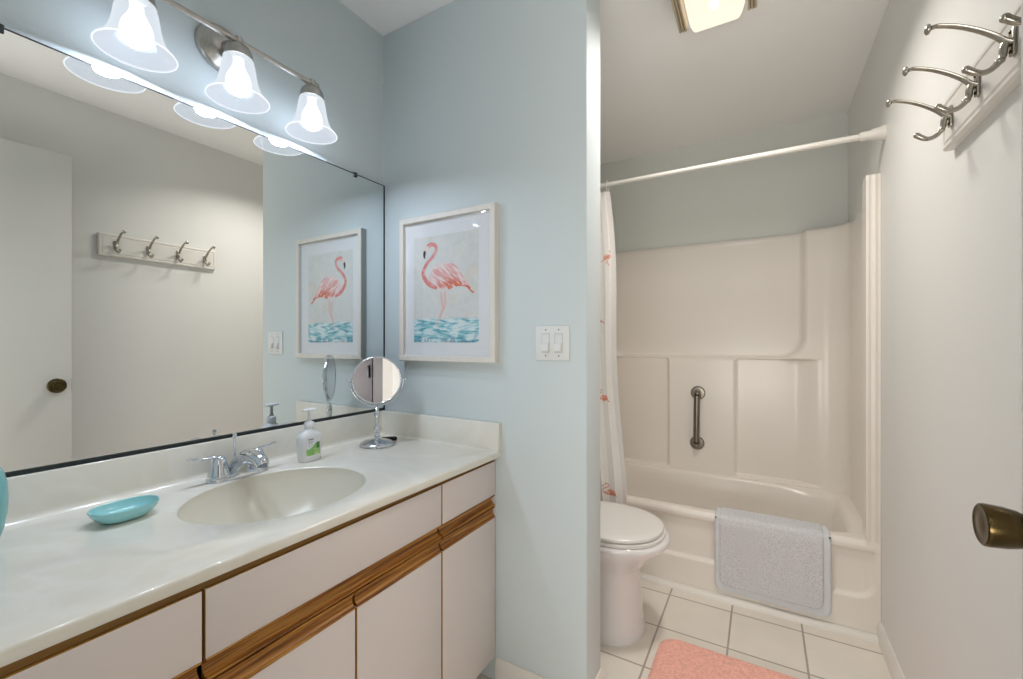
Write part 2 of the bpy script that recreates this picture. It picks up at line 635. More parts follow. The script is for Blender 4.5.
# ------------------------------------------------------------------ bathtub with its moulded surround
tubt = thing('bathtub_surround', 'almond white one-piece bathtub with moulded wall surround in the alcove', 'bathtub', ((XA + XR) / 2, 2.58, 0))
N = 144
ZR = 0.376
tcx, tcy = -0.355, 2.545
bm = bmesh.new()


def rect_ring(cx, cy, x0, x1, y0, y1, z, n):
    # same angular distribution as superell with a large exponent
    out = []
    for x, y, _ in superell(cx, cy, 1, 1, 40, n, 0):
        px = (x - cx)
        py = (y - cy)
        out.append((cx + px * ((x1 - cx) if px > 0 else (cx - x0)), cy + py * ((y1 - cy) if py > 0 else (cy - y0)), z))
    return out


def se2(z, a, b, e, dy=0.0, dx=0.0):
    return superell(tcx + dx, tcy + dy, a, b, e, N, z)


rows = [rect_ring(tcx, tcy, XA + 0.001, 0.395, TY + 0.018, 2.945, ZR + 0.004, N),
        se2(ZR + 0.006, 0.712, 0.313, 9), se2(ZR + 0.003, 0.702, 0.305, 8), se2(ZR - 0.008, 0.692, 0.297, 7),
        se2(ZR - 0.03, 0.680, 0.289, 5), se2(ZR - 0.12, 0.655, 0.275, 4.6), se2(ZR - 0.22, 0.625, 0.258, 4.2),
        se2(ZR - 0.27, 0.585, 0.235, 4), se2(ZR - 0.285, 0.50, 0.19, 3.5), se2(ZR - 0.288, 0.05, 0.03, 2)]
rings(bm, rows, True, False, True)
obj('tub_basin', bm, M['fibreglass'], tubt, angle=60)

# apron: rolled rim above a shallow recessed panel
bm = bmesh.new()
xs = np.concatenate([np.linspace(XA + 0.001, 0.2, 40)[:-1], np.linspace(0.2, XR - 0.001, 40)])
zs = np.concatenate([np.linspace(0.0215, 0.30, 60), np.linspace(0.31, ZR - 0.012, 10)])
X, Z = np.meshgrid(xs, zs)
rx, rz, rr = 0.392, 0.152, 0.07
dx_ = np.maximum(X - (rx - rr), 0)
dz_ = np.maximum((rz + rr) - Z, 0)
sd = np.where((dx_ > 0) & (dz_ > 0), rr - np.hypot(dx_, dz_), np.minimum(rx - X, Z - rz))
rec = sstep(-0.006, 0.012, sd)
top = sstep(ZR - 0.045, ZR - 0.03, Z) * (X < rx)
Yf = TY + 0.014 * rec * (1 - top)
Yf = np.where(X > 0.352, np.minimum(Yf, TY + 0.012), Yf)
rows = [[(X[i, j], Yf[i, j], Z[i, j]) for j in range(X.shape[1])] for i in range(X.shape[0])]
for a in np.linspace(0, PI / 2, 6)[1:]:
    rows.append([(x, TY + 0.001 + (0.016 * (1 - math.cos(a)) + 0.003) * (1 if x < 0.357 else 0), ZR - 0.012 + 0.016 * math.sin(a)) for x in xs])
rows.append([(x, TY + 0.05, ZR + 0.004) for x in xs])
rings(bm, rows, False)
obj('apron', bm, M['fibreglass'], tubt, angle=60)

# wall panels: one moulded skin swept around three sides of the alcove
sx0, sx1, yb_, rc = XA + 0.016, 0.392, 2.871, 0.10
path = []
for y in np.linspace(TY + 0.05, yb_ - rc, 26)[:-1]:
    path.append((sx0, y, 1, 0))
for a in np.linspace(0, PI / 2, 10)[:-1]:
    path.append((sx0 + rc - rc * math.cos(a), yb_ - rc + rc * math.sin(a), math.cos(a), -math.sin(a)))
for x in np.linspace(sx0 + rc, sx1 - rc, 170)[:-1]:
    path.append((x, yb_, 0, -1))
for a in np.linspace(PI / 2, 0, 10)[:-1]:
    path.append((sx1 - rc + rc * math.cos(a), yb_ - rc + rc * math.sin(a), -math.cos(a), -math.sin(a)))
for y in np.linspace(yb_ - rc, TY + 0.05, 26):
    path.append((sx1, y, -1, 0))
path = np.array(path)
zn = np.concatenate([np.linspace(0, 0.03, 24)[:-1], np.linspace(0.03, 0.42, 40)[:-1], np.linspace(0.42, 0.58, 70)[:-1], np.linspace(0.58, 1, 30)])


def rbox(x, z, x0, x1, z0, z1, r):
    dx = np.maximum(np.maximum(x0 + r - x, x - (x1 - r)), 0)
    dz = np.maximum(np.maximum(z0 + r - z, z - (z1 - r)), 0)
    inside = np.minimum(np.minimum(x - x0, x1 - x), np.minimum(z - z0, z1 - z))
    return np.where((dx > 0) & (dz > 0), r - np.hypot(dx, dz), inside)


rows = []
for t in zn:
    row = []
    px, py = path[:, 0], path[:, 1]
    ztop = np.where((px > sx1 - 1e-6) | (px < sx0 + 1e-6), 1.80 - 0.03 * (yb_ - py), 1.80)
    z = ZR + (ztop - ZR) * t
    back = np.abs(path[:, 3]) > 0.999
    up = sstep(-0.012, 0.020, rbox(px, z, -0.93, 0.205, 1.083, 2.4, 0.13))       # deep upper panel
    lo = np.maximum(sstep(-0.004, 0.010, rbox(px, z, -0.138, 0.60, 0.390, 1.083, 0.02)) * (1 - sstep(0.16, 0.288, px)),
                    sstep(-0.004, 0.010, rbox(px, z, -1.2, -0.512, 0.390, 1.083, 0.02)))
    dis = -0.030 * lo - 0.062 * up
    dis = np.where(back, dis, 0.0)
    # blend the back relief out at the two corners
    k = 1.0 * sstep(sx1 - rc, sx1 - rc - 0.012, px) * sstep(sx0 + rc, sx0 + rc + 0.012, px)
    plain = np.where(back, (1 - k) * 0.0 + k * dis, 0.0)
    lip = 0.010 * sstep(0.985, 1.0, t)
    X_ = px + path[:, 2] * plain
    Y_ = py + path[:, 3] * plain
    X_ = X_ - path[:, 2] * lip
    Y_ = Y_ - path[:, 3] * lip
    rows.append([(X_[i], Y_[i], z[i]) for i in range(len(px))])
rows.append([(p[0] - 0.012 * q[2], p[1] - q[3] * -0.0 - q[3] * 0.014, p[2] + 0.001) for p, q in zip(rows[-1], path)])
bm = bmesh.new()
rings(bm, rows, False)
obj('wall_panel', bm, M['fibreglass'], tubt, angle=70)


def jamb(x0, x1, sgn):
    # front flange with two soft ribs, seen end-on from the room
    prof = []
    for x in np.linspace(0, 1, 22):
        y = TY + 0.0005 - 0.005 * (math.exp(-((x - 0.16) / 0.10) ** 2) + math.exp(-((x - 0.62) / 0.12) ** 2))
        prof.append((x0 + (x1 - x0) * x, y))
    poly = prof + [(x1, TY + 0.075), (x0, TY + 0.075)]
    b = bmesh.new()
    rows = []
    for z, e in ((ZR - 0.022, 0), (ZR - 0.001, 0), (ZR + 0.04, 0), (1.832, 0), (1.841, 0.003), (1.845, 0.008)):
        c = ((x0 + x1) / 2, TY + 0.04)
        rows.append([(px + (c[0] - px) * e * 12 * 0.25, (TY + 0.004 if z < ZR and py < TY + 0.03 else py) + (c[1] - py) * e * 12, z) for px, py in poly])
    rings(b, rows, True, True, True)
    obj('front_jamb', b, M['fibreglass'], tubt, angle=50)


jamb(0.361, XR - 0.001, 1)
jamb(XA + 0.048, XA + 0.001, 1)

# ------------------------------------------------------------------ grab bar
t = thing('grab_bar', 'short satin steel grab bar on the shower wall', 'grab bar', (-0.34, 2.87, 0.55))
YP = 2.871
bm = bmesh.new()
tube(bm, [(-0.343, YP, 0.560, 0.0180), (-0.343, YP - 0.03, 0.560, 0.0180), (-0.343, YP - 0.046, 0.575, 0.0180), (-0.342, YP - 0.048, 0.60, 0.0180),
          (-0.339, YP - 0.048, 0.83, 0.0180), (-0.338, YP - 0.046, 0.855, 0.0180), (-0.338, YP - 0.03, 0.868, 0.0180), (-0.338, YP, 0.868, 0.0180)], 16, 5)
obj('bar', bm, M['steel'], t)
for x, z in ((-0.343, 0.560), (-0.338, 0.868)):
    bm = bmesh.new()
    lathe(bm, [(0.041, 0.001), (0.041, -0.006), (0.036, -0.012), (0.020, -0.013)], (x, YP, z), 'y', 32)
    obj('wall_flange', bm, M['steel'], t)

# ------------------------------------------------------------------ painting helpers (pigment per point)
def vnoise(x, y, seed=0):
    rs = np.random.RandomState(seed)
    g = rs.rand(64, 64)
    xi = np.floor(x).astype(int)
    yi = np.floor(y).astype(int)
    fx = x - xi
    fy = y - yi
    fx = fx * fx * (3 - 2 * fx)
    fy = fy * fy * (3 - 2 * fy)
    a = g[xi % 64, yi % 64]
    b = g[(xi + 1) % 64, yi % 64]
    c = g[xi % 64, (yi + 1) % 64]
    d = g[(xi + 1) % 64, (yi + 1) % 64]
    return (a * (1 - fx) + b * fx) * (1 - fy) + (c * (1 - fx) + d * fx) * fy


def fbm(x, y, seed=0):
    return 0.55 * vnoise(x, y, seed) + 0.28 * vnoise(x * 2.1, y * 2.1, seed + 1) + 0.17 * vnoise(x * 4.3, y * 4.3, seed + 2)


def seg_dist(x, y, pts):
    """distance minus radius to a tapered polyline (x,y,r)"""
    best = np.full(x.shape, 9.0)
    for (x0, y0, r0), (x1, y1, r1) in zip(pts[:-1], pts[1:]):
        L = (x1 - x0) ** 2 + (y1 - y0) ** 2 + 1e-12
        t = np.clip(((x - x0) * (x1 - x0) + (y - y0) * (y1 - y0)) / L, 0, 1)
        d = np.hypot(x - x0 - t * (x1 - x0), y - y0 - t * (y1 - y0)) - (r0 + t * (r1 - r0))
        best = np.minimum(best, d)
    return best


def curve2(pts, k=6):
    return [tuple(p) for p in smooth_path(pts, k)]


def in_poly(x, y, poly):
    ins = np.zeros(x.shape, bool)
    n = len(poly)
    for i in range(n):
        x0, y0 = poly[i]
        x1, y1 = poly[(i + 1) % n]
        if y0 == y1:
            continue
        c = ((y0 > y) != (y1 > y)) & (x < (x1 - x0) * (y - y0) / (y1 - y0) + x0)
        ins ^= c
    return ins


def lin(r, g, b):
    return np.array(srgb(r, g, b)[:3])


def blend(col, mask, c):
    m = mask[..., None]
    return col * (1 - m) + np.asarray(c) * m


def flamingo(col, x, y, pale=(240, 214, 212), mid=(228, 138, 134), deep=(216, 88, 62), seed=3, detail=True):
    """a wading flamingo in a box about 1 wide and 1.3 high, y down, painted into col"""
    soft = lambda d, s=0.006: 1 - sstep(-s, s, d)
    nz = fbm(x * 16, y * 16, seed)
    # legs
    for leg in ([(0.44, 0.66, 0.014), (0.47, 0.86, 0.013), (0.455, 0.90, 0.016), (0.41, 1.06, 0.010), (0.35, 1.09, 0.012)],
                [(0.50, 0.66, 0.014), (0.51, 0.80, 0.012), (0.49, 0.86, 0.015), (0.40, 1.00, 0.010), (0.37, 1.10, 0.010)]):
        col = blend(col, soft(seg_dist(x, y, leg)) * 0.9, lin(*pale) * 0.62 + lin(*mid) * 0.38)
    # body
    poly = curve2([(0.255, 0.50, 0), (0.26, 0.42, 0), (0.33, 0.335, 0), (0.44, 0.290, 0), (0.56, 0.295, 0), (0.68, 0.355, 0), (0.77, 0.465, 0), (0.86, 0.58, 0),
                   (0.93, 0.70, 0), (0.86, 0.645, 0), (0.78, 0.60, 0), (0.66, 0.605, 0), (0.54, 0.635, 0), (0.44, 0.625, 0), (0.35, 0.585, 0), (0.285, 0.54, 0)])
    ins = in_poly(x + 0.02 * (nz - 0.5), y + 0.03 * (fbm(x * 30, y * 9, seed + 5) - 0.5), [(p[0], p[1]) for p in poly]).astype(float)
    body = np.ones(x.shape + (3,)) * lin(*pale)
    feath = fbm((0.8 * x + 0.6 * y) * 9, (0.8 * y - 0.6 * x) * 42, seed + 9)
    body = blend(body, sstep(0.48, 0.66, feath) * 0.6, lin(*mid))
    body = blend(body, sstep(0.46, 0.34, feath) * 0.6, lin(246, 232, 230))
    low = sstep(0.42, 0.60, y + 0.06 * (nz - 0.5)) * sstep(0.30, 0.55, x)
    body = blend(body, low * (0.15 + 0.85 * sstep(0.38, 0.56, feath)), lin(*deep))
    body = blend(body, low * sstep(0.55, 0.7, feath) * 0.5, lin(240, 160, 110))
    edge = sstep(0.33, 0.22, x) * 0.45
    body = blend(body, edge, lin(*mid))
    col = col * (1 - ins[..., None]) + body * ins[..., None]
    # neck and head
    neck = curve2([(0.36, 0.60, 0.02), (0.26, 0.55, 0.030), (0.18, 0.47, 0.028), (0.155, 0.38, 0.024), (0.21, 0.28, 0.022), (0.31, 0.19, 0.021),
                   (0.365, 0.11, 0.021), (0.345, 0.050, 0.022), (0.285, 0.030, 0.026), (0.235, 0.05, 0.029)])
    nd = seg_dist(x, y, neck)
    nm = soft(nd)
    ncol = np.ones(x.shape + (3,)) * lin(*mid)
    ncol = blend(ncol, sstep(0.4, 0.7, nz) * 0.5, lin(*pale))
    ncol = blend(ncol, sstep(-0.012, -0.002, nd) * 0.55, lin(*deep))
    col = col * (1 - nm[..., None]) + ncol * nm[..., None]
    beak = curve2([(0.215, 0.07, 0.026), (0.185, 0.10, 0.024), (0.175, 0.125, 0.02)])
    col = blend(col, soft(seg_dist(x, y, beak)), lin(238, 214, 204))
    tip = curve2([(0.178, 0.125, 0.021), (0.172, 0.165, 0.018), (0.178, 0.20, 0.008)])
    col = blend(col, soft(seg_dist(x, y, tip)), lin(40, 40, 44))
    return col


def paint(o, col):
    a = o.data.color_attributes.new('pigment', 'FLOAT_COLOR', 'POINT')
    c = np.concatenate([col.reshape(-1, 3), np.ones((col.size // 3, 1))], 1).astype(np.float32)
    a.data.foreach_set('color', c.ravel())


def grid_obj(name, fn, nu, nv, m, parent, us=None, vs=None, thick=None):
    """fn(U,V)->(X,Y,Z arrays); returns object and U,V in vertex order"""
    us = np.linspace(0, 1, nu) if us is None else us
    vs = np.linspace(0, 1, nv) if vs is None else vs
    U, V = np.meshgrid(us, vs)
    X, Y, Z = fn(U, V)
    base = BASE[parent.name] if parent is not None else Vector((float(X.mean()), float(Y.mean()), float(Z.min())))
    co = np.stack([X - base.x, Y - base.y, Z - base.z], -1).reshape(-1, 3)
    nu, nv = len(us), len(vs)
    idx = np.arange(nu * nv).reshape(nv, nu)
    f = np.stack([idx[:-1, :-1], idx[:-1, 1:], idx[1:, 1:], idx[1:, :-1]], -1).reshape(-1, 4)
    me = bpy.data.meshes.new(name)
    me.from_pydata(co.tolist(), [], f.tolist())
    me.materials.append(m)
    me.shade_smooth()
    o = bpy.data.objects.new(name, me)
    COL.objects.link(o)
    if parent is not None:
        o.parent = parent
    else:
        o.location = base
    BASE[o.name] = base
    return o, U, V


# ------------------------------------------------------------------ shower rod, hooks and curtain
RY, RZ = 2.135, 1.977
t = thing('shower_curtain_rod', 'white tension rod spanning the front of the tub', 'curtain rod', (-0.35, RY, RZ))
bm = bmesh.new()
tube(bm, [(XA + 0.01, RY, RZ, 0.0098), (-0.16, RY, RZ, 0.0098)], 16, 0)
obj('rod_tube', bm, M['rod'], t)
bm = bmesh.new()
tube(bm, [(-0.17, RY, RZ, 0.0108), (-0.160, RY, RZ, 0.0118), (XR - 0.06, RY, RZ, 0.0118)], 16, 0)
obj('rod_sleeve', bm, M['rod'], t)
for x, s in ((XR, -1), (XA, 1)):
    bm = bmesh.new()
    lathe(bm, [(0.029, 0), (0.029, s * 0.006), (0.025, s * 0.014), (0.021, s * 0.040), (0.017, s * 0.046), (0.017, s * 0.075), (0.014, s * 0.078)], (x, RY, RZ), 'x', 24)
    obj('end_cap', bm, M['rod'], t)


def cur_xr(z):
    return -0.665 + (1.93 - z) / (1.93 - 0.40) * 0.075 + 0.012 * np.sin((1.93 - z) * 5)


cz0, cz1, cxl = 0.22, 1.948, -1.075
us = np.concatenate([np.linspace(0, 0.66, 70)[:-1], np.linspace(0.66, 1, 110)])
vs = np.linspace(0, 1, 400)


def cur(U, V):
    z = cz0 + (cz1 - cz0) * V
    xr = cur_xr(z)
    amp = (0.012 + 0.014 * (1 - V)) * (1 - 0.82 * sstep(0.70, 0.80, U))
    ph = 2 * PI * U * 7.5
    x = cxl + U * (xr - cxl) + 0.006 * np.sin(ph * 2 + V * 3)
    y = RY + amp * np.sin(ph + 0.6 * np.sin(V * 4)) + 0.006 * np.sin(V * 9 + U * 5)
    z = z - 0.008 * (1 - np.cos(ph)) * 0.5 * V
    return x, y, z


cu, U, V = grid_obj('shower_curtain', cur, 0, 0, M['curtain'], None, us, vs)
tag(cu, 'white shower curtain printed with coral flamingos, drawn back behind the partition', 'shower curtain')
col = np.ones(U.shape + (3,)) * lin(236, 231, 226)
S_, Zm = U * 0.48, cz0 + (cz1 - cz0) * V
for (su, zc, flip, sc) in ((0.835, 0.885, 1, 0.09), (0.84, 0.41, 1, 0.09), (0.79, 1.285, 1, 0.085), (0.905, 1.60, -1, 0.075), (0.70, 1.05, 1, 0.10), (0.68, 1.50, -1, 0.10), (0.45, 0.8, 1, 0.1), (0.3, 1.3, -1, 0.1)):
    fx = flip * (S_ - su * 0.48) / sc + 0.5
    fy = (zc - Zm) / sc + 0.6
    sel = (fx > -0.1) & (fx < 1.1) & (fy > -0.1) & (fy < 1.3)
    if sel.any():
        col[sel] = flamingo(col[sel][None], fx[sel][None], fy[sel][None], (230, 170, 150), (214, 130, 104), (196, 104, 76))[0]
paint(cu, col)
sol = cu.modifiers.new('cloth', 'SOLIDIFY')
sol.thickness = 0.0015
sol.offset = 0

hooks = []
for i in range(8):
    x = -1.05 + i * 0.0535
    bm = bmesh.new()
    pts = [(x, RY + 0.019 * math.sin(a), RZ - 0.012 + 0.031 * math.cos(a), 0.0022) for a in np.linspace(-2.6, 2.6, 20)]
    tube(bm, pts, 8, 0)
    o = obj('curtain_hook', bm, M['rod'], None)
    tag(o, 'small white ring hook holding the bunched shower curtain on the rod', 'curtain hook', 'curtain hooks on the rod')

# ------------------------------------------------------------------ grey mat hung over the tub edge
t = thing('bath_mat', 'grey looped bath mat with pale border hung over the tub edge', 'bath mat', (0.03, TY - 0.006, 0.05))
mx0, mx1 = -0.187, 0.247


def drape(U, V, off, x0=mx0, x1=mx1, zb=0.042, tail=0.07):
    # V from the bottom hem up over the rim and down inside
    L1 = (ZR - 0.004) - zb
    L2 = 0.105
    L3 = tail
    s = V * (L1 + L2 + L3)
    y = np.where(s < L1, TY - 0.010 + 0 * s, np.where(s < L1 + L2, TY - 0.010 + (s - L1), TY - 0.010 + L2 + 0.25 * (s - L1 - L2)))
    z = np.where(s < L1, zb + s, np.where(s < L1 + L2, zb + L1 + 0.009, zb + L1 + 0.009 - (s - L1 - L2)))
    r = np.exp(-((s - L1) / 0.018) ** 2)
    y = y + 0.004 * r
    z = z - 0.004 * r
    cr_ = 0.035
    ins = np.where(s < cr_, cr_ - np.sqrt(np.maximum(cr_ ** 2 - (cr_ - s) ** 2, 0)), 0.0)
    x = (x0 + x1) / 2 + (U - 0.5) * (x1 - x0 - 2 * ins)
    flatf = np.where(s < L1, 1.0, 0.0)
    y = y - off * flatf + 0.003 * np.sin(U * 5 + 1) * flatf * (1 - V)
    z = z + off * (1 - flatf)
    return x, y, z


bd, U, V = grid_obj('mat_border', lambda U, V: drape(U, V, 0.0), 50, 160, M['matedge'], t)
sm = bd.modifiers.new('body', 'SOLIDIFY')
sm.thickness = 0.005
sm.offset = 0
pl, U, V = grid_obj('mat_pile', lambda U, V: drape(U, V, 0.0055, mx0 + 0.021, mx1 - 0.026, 0.042 + 0.030, 0.04), 60, 160, M['matpile'], t)
sm = pl.modifiers.new('body', 'SOLIDIFY')
sm.thickness = 0.006
sm.offset = 0
for x in (mx0 + 0.006, mx1 - 0.004):
    bm = bmesh.new()
    sph(bm, (x, TY - 0.012, ZR - 0.002), 0.0042, 12)
    obj('mat_eyelet', bm, M['eyelet'], t)

# ------------------------------------------------------------------ pink rug
bm = bmesh.new()
rx0, rx1, ry0, ry1, rr = -0.345, 0.265, 1.32, 1.803, 0.07
nu, nv = 90, 70
out = []
for i in range(nv):
    row = []
    for j in range(nu):
        x = rx0 + (rx1 - rx0) * j / (nu - 1)
        y = ry0 + (ry1 - ry0) * i / (nv - 1)
        # pull the corners into a round
        cxx = min(max(x, rx0 + rr), rx1 - rr)
        cyy = min(max(y, ry0 + rr), ry1 - rr)
        dx, dy = x - cxx, y - cyy
        d = max(abs(dx), abs(dy))
        h = math.hypot(dx, dy)
        if h > 1e-9 and abs(dx) > 1e-9 and abs(dy) > 1e-9:
            x, y = cxx + dx / h * d, cyy + dy / h * d
        e = min(1.0, max(0.0, (rr - d) / 0.022)) if d > 0 else 1.0
        z = 0.003 + 0.010 * (e * (2 - e)) + (random.random() - 0.5) * 0.004 * e
        row.append((x, y, z))
    out.append(row)
rings(bm, out, False)
bnd = [e for e in bm.edges if e.is_boundary]
ret = bmesh.ops.extrude_edge_only(bm, edges=bnd)
for v in ret['geom']:
    if isinstance(v, bmesh.types.BMVert):
        v.co.z = 0.0005
o = obj('bath_rug', bm, M['rug'], None)
tag(o, 'coral pink shaggy bath rug on the tile floor beside the toilet', 'rug')

# ------------------------------------------------------------------ toilet
t = thing('toilet', 'white porcelain toilet with closed lid between partition and tub', 'toilet', (-0.62, 1.79, 0))
TYc = 1.782


def egg(z, front, back, b, n=56, xc=-0.56, e=2.2):
    out = []
    for j in range(n):
        a = 2 * PI * j / n
        c, s = math.cos(a), math.sin(a)
        c2 = math.copysign(abs(c) ** (2 / e), c)
        s2 = math.copysign(abs(s) ** (2 / e), s)
        out.append((xc + c2 * ((front - xc) if c > 0 else (xc - back)), TYc + s2 * b, z))
    return out


bm = bmesh.new()
rings(bm, [egg(0.0, -0.412, -0.92, 0.150), egg(0.016, -0.410, -0.92, 0.151), egg(0.03, -0.416, -0.92, 0.144), egg(0.10, -0.424, -0.91, 0.134),
           egg(0.19, -0.430, -0.90, 0.126), egg(0.245, -0.432, -0.89, 0.126), egg(0.275, -0.418, -0.88, 0.138), egg(0.305, -0.392, -0.87, 0.156),
           egg(0.335, -0.362, -0.86, 0.174), egg(0.358, -0.334, -0.86, 0.188), egg(0.374, -0.318, -0.86, 0.195), egg(0.388, -0.314, -0.86, 0.196), egg(0.397, -0.320, -0.86, 0.191), egg(0.400, -0.330, -0.85, 0.182)],
      True, True, True)
obj('bowl', bm, M['porcelain'], t, angle=60)
bm = bmesh.new()
rings(bm, [egg(0.400, -0.338, -0.80, 0.186), egg(0.403, -0.332, -0.802, 0.191), egg(0.413, -0.332, -0.802, 0.191), egg(0.416, -0.338, -0.80, 0.187)], True, True, True)
obj('seat', bm, M['seatplastic'], t, angle=50)
bm = bmesh.new()
rings(bm, [egg(0.4195, -0.344, -0.80, 0.187), egg(0.422, -0.339, -0.802, 0.191), egg(0.431, -0.340, -0.802, 0.191), egg(0.436, -0.348, -0.80, 0.185),
           egg(0.440, -0.375, -0.78, 0.165), egg(0.4425, -0.44, -0.72, 0.11), egg(0.443, -0.52, -0.60, 0.03)], True, True, True)
obj('lid', bm, M['seatplastic'], t, angle=50)
bm = bmesh.new()
box(bm, XA + 0.012, -0.90, TYc - 0.215, TYc + 0.215, 0.385, 0.745, bev=0.025, seg=4)
obj('tank', bm, M['porcelain'], t)
bm = bmesh.new()
box(bm, XA + 0.006, -0.89, TYc - 0.225, TYc + 0.225, 0.745, 0.780, bev=0.012, seg=3)
obj('tank_lid', bm, M['porcelain'], t)
bm = bmesh.new()
tube(bm, [(-0.896, TYc - 0.15, 0.68, 0.007), (-0.882, TYc - 0.15, 0.68, 0.007), (-0.876, TYc - 0.12, 0.677, 0.006), (-0.876, TYc - 0.07, 0.672, 0.005)], 10, 4)
obj('flush_lever', bm, M['chrome'], t)

# ------------------------------------------------------------------ ceiling light
LZ = 2.362
t = thing('ceiling_light', 'square ceiling light with frosted glass and ribbed metal sides above the tub room', 'ceiling light', (-0.145, 1.63, CZ))
obj('mount_pan', nbox(-0.262, -0.028, 1.49, 1.775, CZ - 0.03, CZ - 0.001, bev=0.004), M['trim'], t)
bm = bmesh.new()
prof = []
for x in np.linspace(0, 1, 25):
    ex = min(x, 1 - x)
    prof.append((-0.243 + 0.192 * x, LZ + 0.05 * (1 - min(1, ex / 0.13)) ** 2.2))
poly = prof + [(-0.051 - 0.004, CZ - 0.03), (-0.243 + 0.004, CZ - 0.03)]
rows = []
for y, s in ((1.485, 0.9), (1.492, 1.0), (1.62, 1.0), (1.775, 1.0), (1.787, 0.92)):
    rows.append([(-0.147 + (px + 0.147) * (1 if s == 1 else 0.97), y, CZ - 0.03 - (CZ - 0.03 - pz) * s) for px, pz in poly])
rings(bm, rows, True, True, True)
obj('glass_diffuser', bm, M['diffuser'], t, angle=50)
for x0 in (-0.276, -0.045):
    bm = bmesh.new()
    poly = [(x0, CZ - 0.002)]
    for k in range(3):
        c = x0 + 0.0055 + k * 0.0105
        for a in np.linspace(PI, 2 * PI, 7):
            poly.append((c + 0.0050 * math.cos(a), CZ - 0.066 + 0.006 * math.sin(a)))
    poly.append((x0 + 0.032, CZ - 0.002))
    prism(bm, poly, 'y', 1.50, 1.765)
    obj('ribbed_side', bm, M['ribmetal'], t, angle=30)
for y in (1.57, 1.70):
    bm = bmesh.new()
    sph(bm, (-0.147, y, 2.392), 0.018, 16, (1, 1.5, 0.8))
    obj('bulb', bm, M['warmbulb'], t)
l = area_light('ceiling_light_glow', (-0.147, 1.64, LZ - 0.006), 0.18, P_CEIL, (1.0, 0.94, 0.88), 'RECTANGLE', 0.27, spread=142)

# ------------------------------------------------------------------ coat rack on the right wall
BF = XR - 0.022
t = thing('coat_rack', 'white board with four double coat hooks on the right wall', 'coat rack', (XR, 1.18, 1.647))
by0, by1, bz0, bz1 = 0.885, 1.457, 1.647, 1.768
bm = bmesh.new()
box(bm, BF + 0.006, XR, by0, by1, bz0, bz1, bev=0.002)
# raised field with a stepped border
vs_ = []
rowsb = []
for d, x in ((0.0, BF + 0.006), (0.004, BF), (0.011, BF), (0.013, BF + 0.003), (0.015, BF + 0.003), (0.018, BF)):
    rowsb.append([(x, by0 + d, bz0 + d), (x, by1 - d, bz0 + d), (x, by1 - d, bz1 - d), (x, by0 + d, bz1 - d)])
rings(bm, rowsb, True, False, True)
obj('board', bm, M['trim'], t, angle=20)


def coat_hook(y):
    h0 = bmesh.new()
    box(h0, BF - 0.006, BF, y - 0.009, y + 0.009, 1.683, 1.732, bev=0.003)
    root = obj('coat_hook', h0, M['pewter'], t)
    b = bmesh.new()
    tube(b, [(BF - 0.004, y, 1.705, 0.0075), (BF - 0.013, y, 1.712, 0.0065), (0.360, y, 1.726, 0.006), (0.338, y, 1.744, 0.0055), (0.312, y, 1.760, 0.0050), (0.287, y, 1.770, 0.0048), (0.277, y, 1.770, 0.0048)], 10, 6, (1.15, 0.75))
    sph(b, (0.272, y, 1.769), 0.0095, 14, (0.55, 1, 1))
    obj('upper_arm', b, M['pewter'], root)
    b = bmesh.new()
    tube(b, [(BF - 0.010, y, 1.712, 0.0065), (BF - 0.014, y, 1.700, 0.006), (0.3705, y, 1.685, 0.0055), (0.364, y, 1.674, 0.0055), (0.355, y, 1.666, 0.005), (0.345, y, 1.664, 0.005), (0.335, y, 1.668, 0.0058), (0.325, y, 1.676, 0.0062)], 10, 6)
    bmr = Matrix.Translation((0.3665, y, 1.678))
    sph(b, (0.3670, y, 1.678), 0.0075, 12, (1, 1, 0.75))
    sph(b, (0.3245, y, 1.6765), 0.0068, 12)
    obj('lower_arm', b, M['pewter'], root)
    for z in (1.690, 1.725):
        b = bmesh.new()
        sph(b, (BF - 0.0065, y, z), 0.0035, 10, (0.5, 1, 1))
        obj('screw', b, M['bronze'], root)


for y in (1.392, 1.2465, 1.101, 0.9555):
    coat_hook(y)

# ------------------------------------------------------------------ vanity mirror on the left wall
t = thing('wall_mirror', 'large frameless mirror with black edges above the vanity', 'mirror', (XL, 0.64, 0.901))
obj('mirror_glass', nbox(XL + 0.001, XL + 0.0130, 0.004, YB - 0.006, 0.906, 1.8175), M['mirror'], t, smooth=False)
obj('bottom_edge', nbox(XL + 0.0005, XL + 0.0155, 0.003, YB - 0.001, 0.9005, 0.911, bev=0.001), M['blackedge'], t)
obj('top_edge', nbox(XL + 0.0005, XL + 0.0137, 0.003, YB - 0.001, 1.8165, 1.8195), M['blackedge'], t)
obj('side_edge', nbox(XL + 0.0005, XL + 0.0140, YB - 0.0075, YB - 0.001, 0.905, 1.8195), M['blackedge'], t)
for y in (1.122, 0.235):
    bm = bmesh.new()
    box(bm, XL + 0.001, XL + 0.017, y - 0.007, y + 0.007, 1.806, 1.824, bev=0.002)
    obj('mirror_clip', bm, M['blackedge'], t)

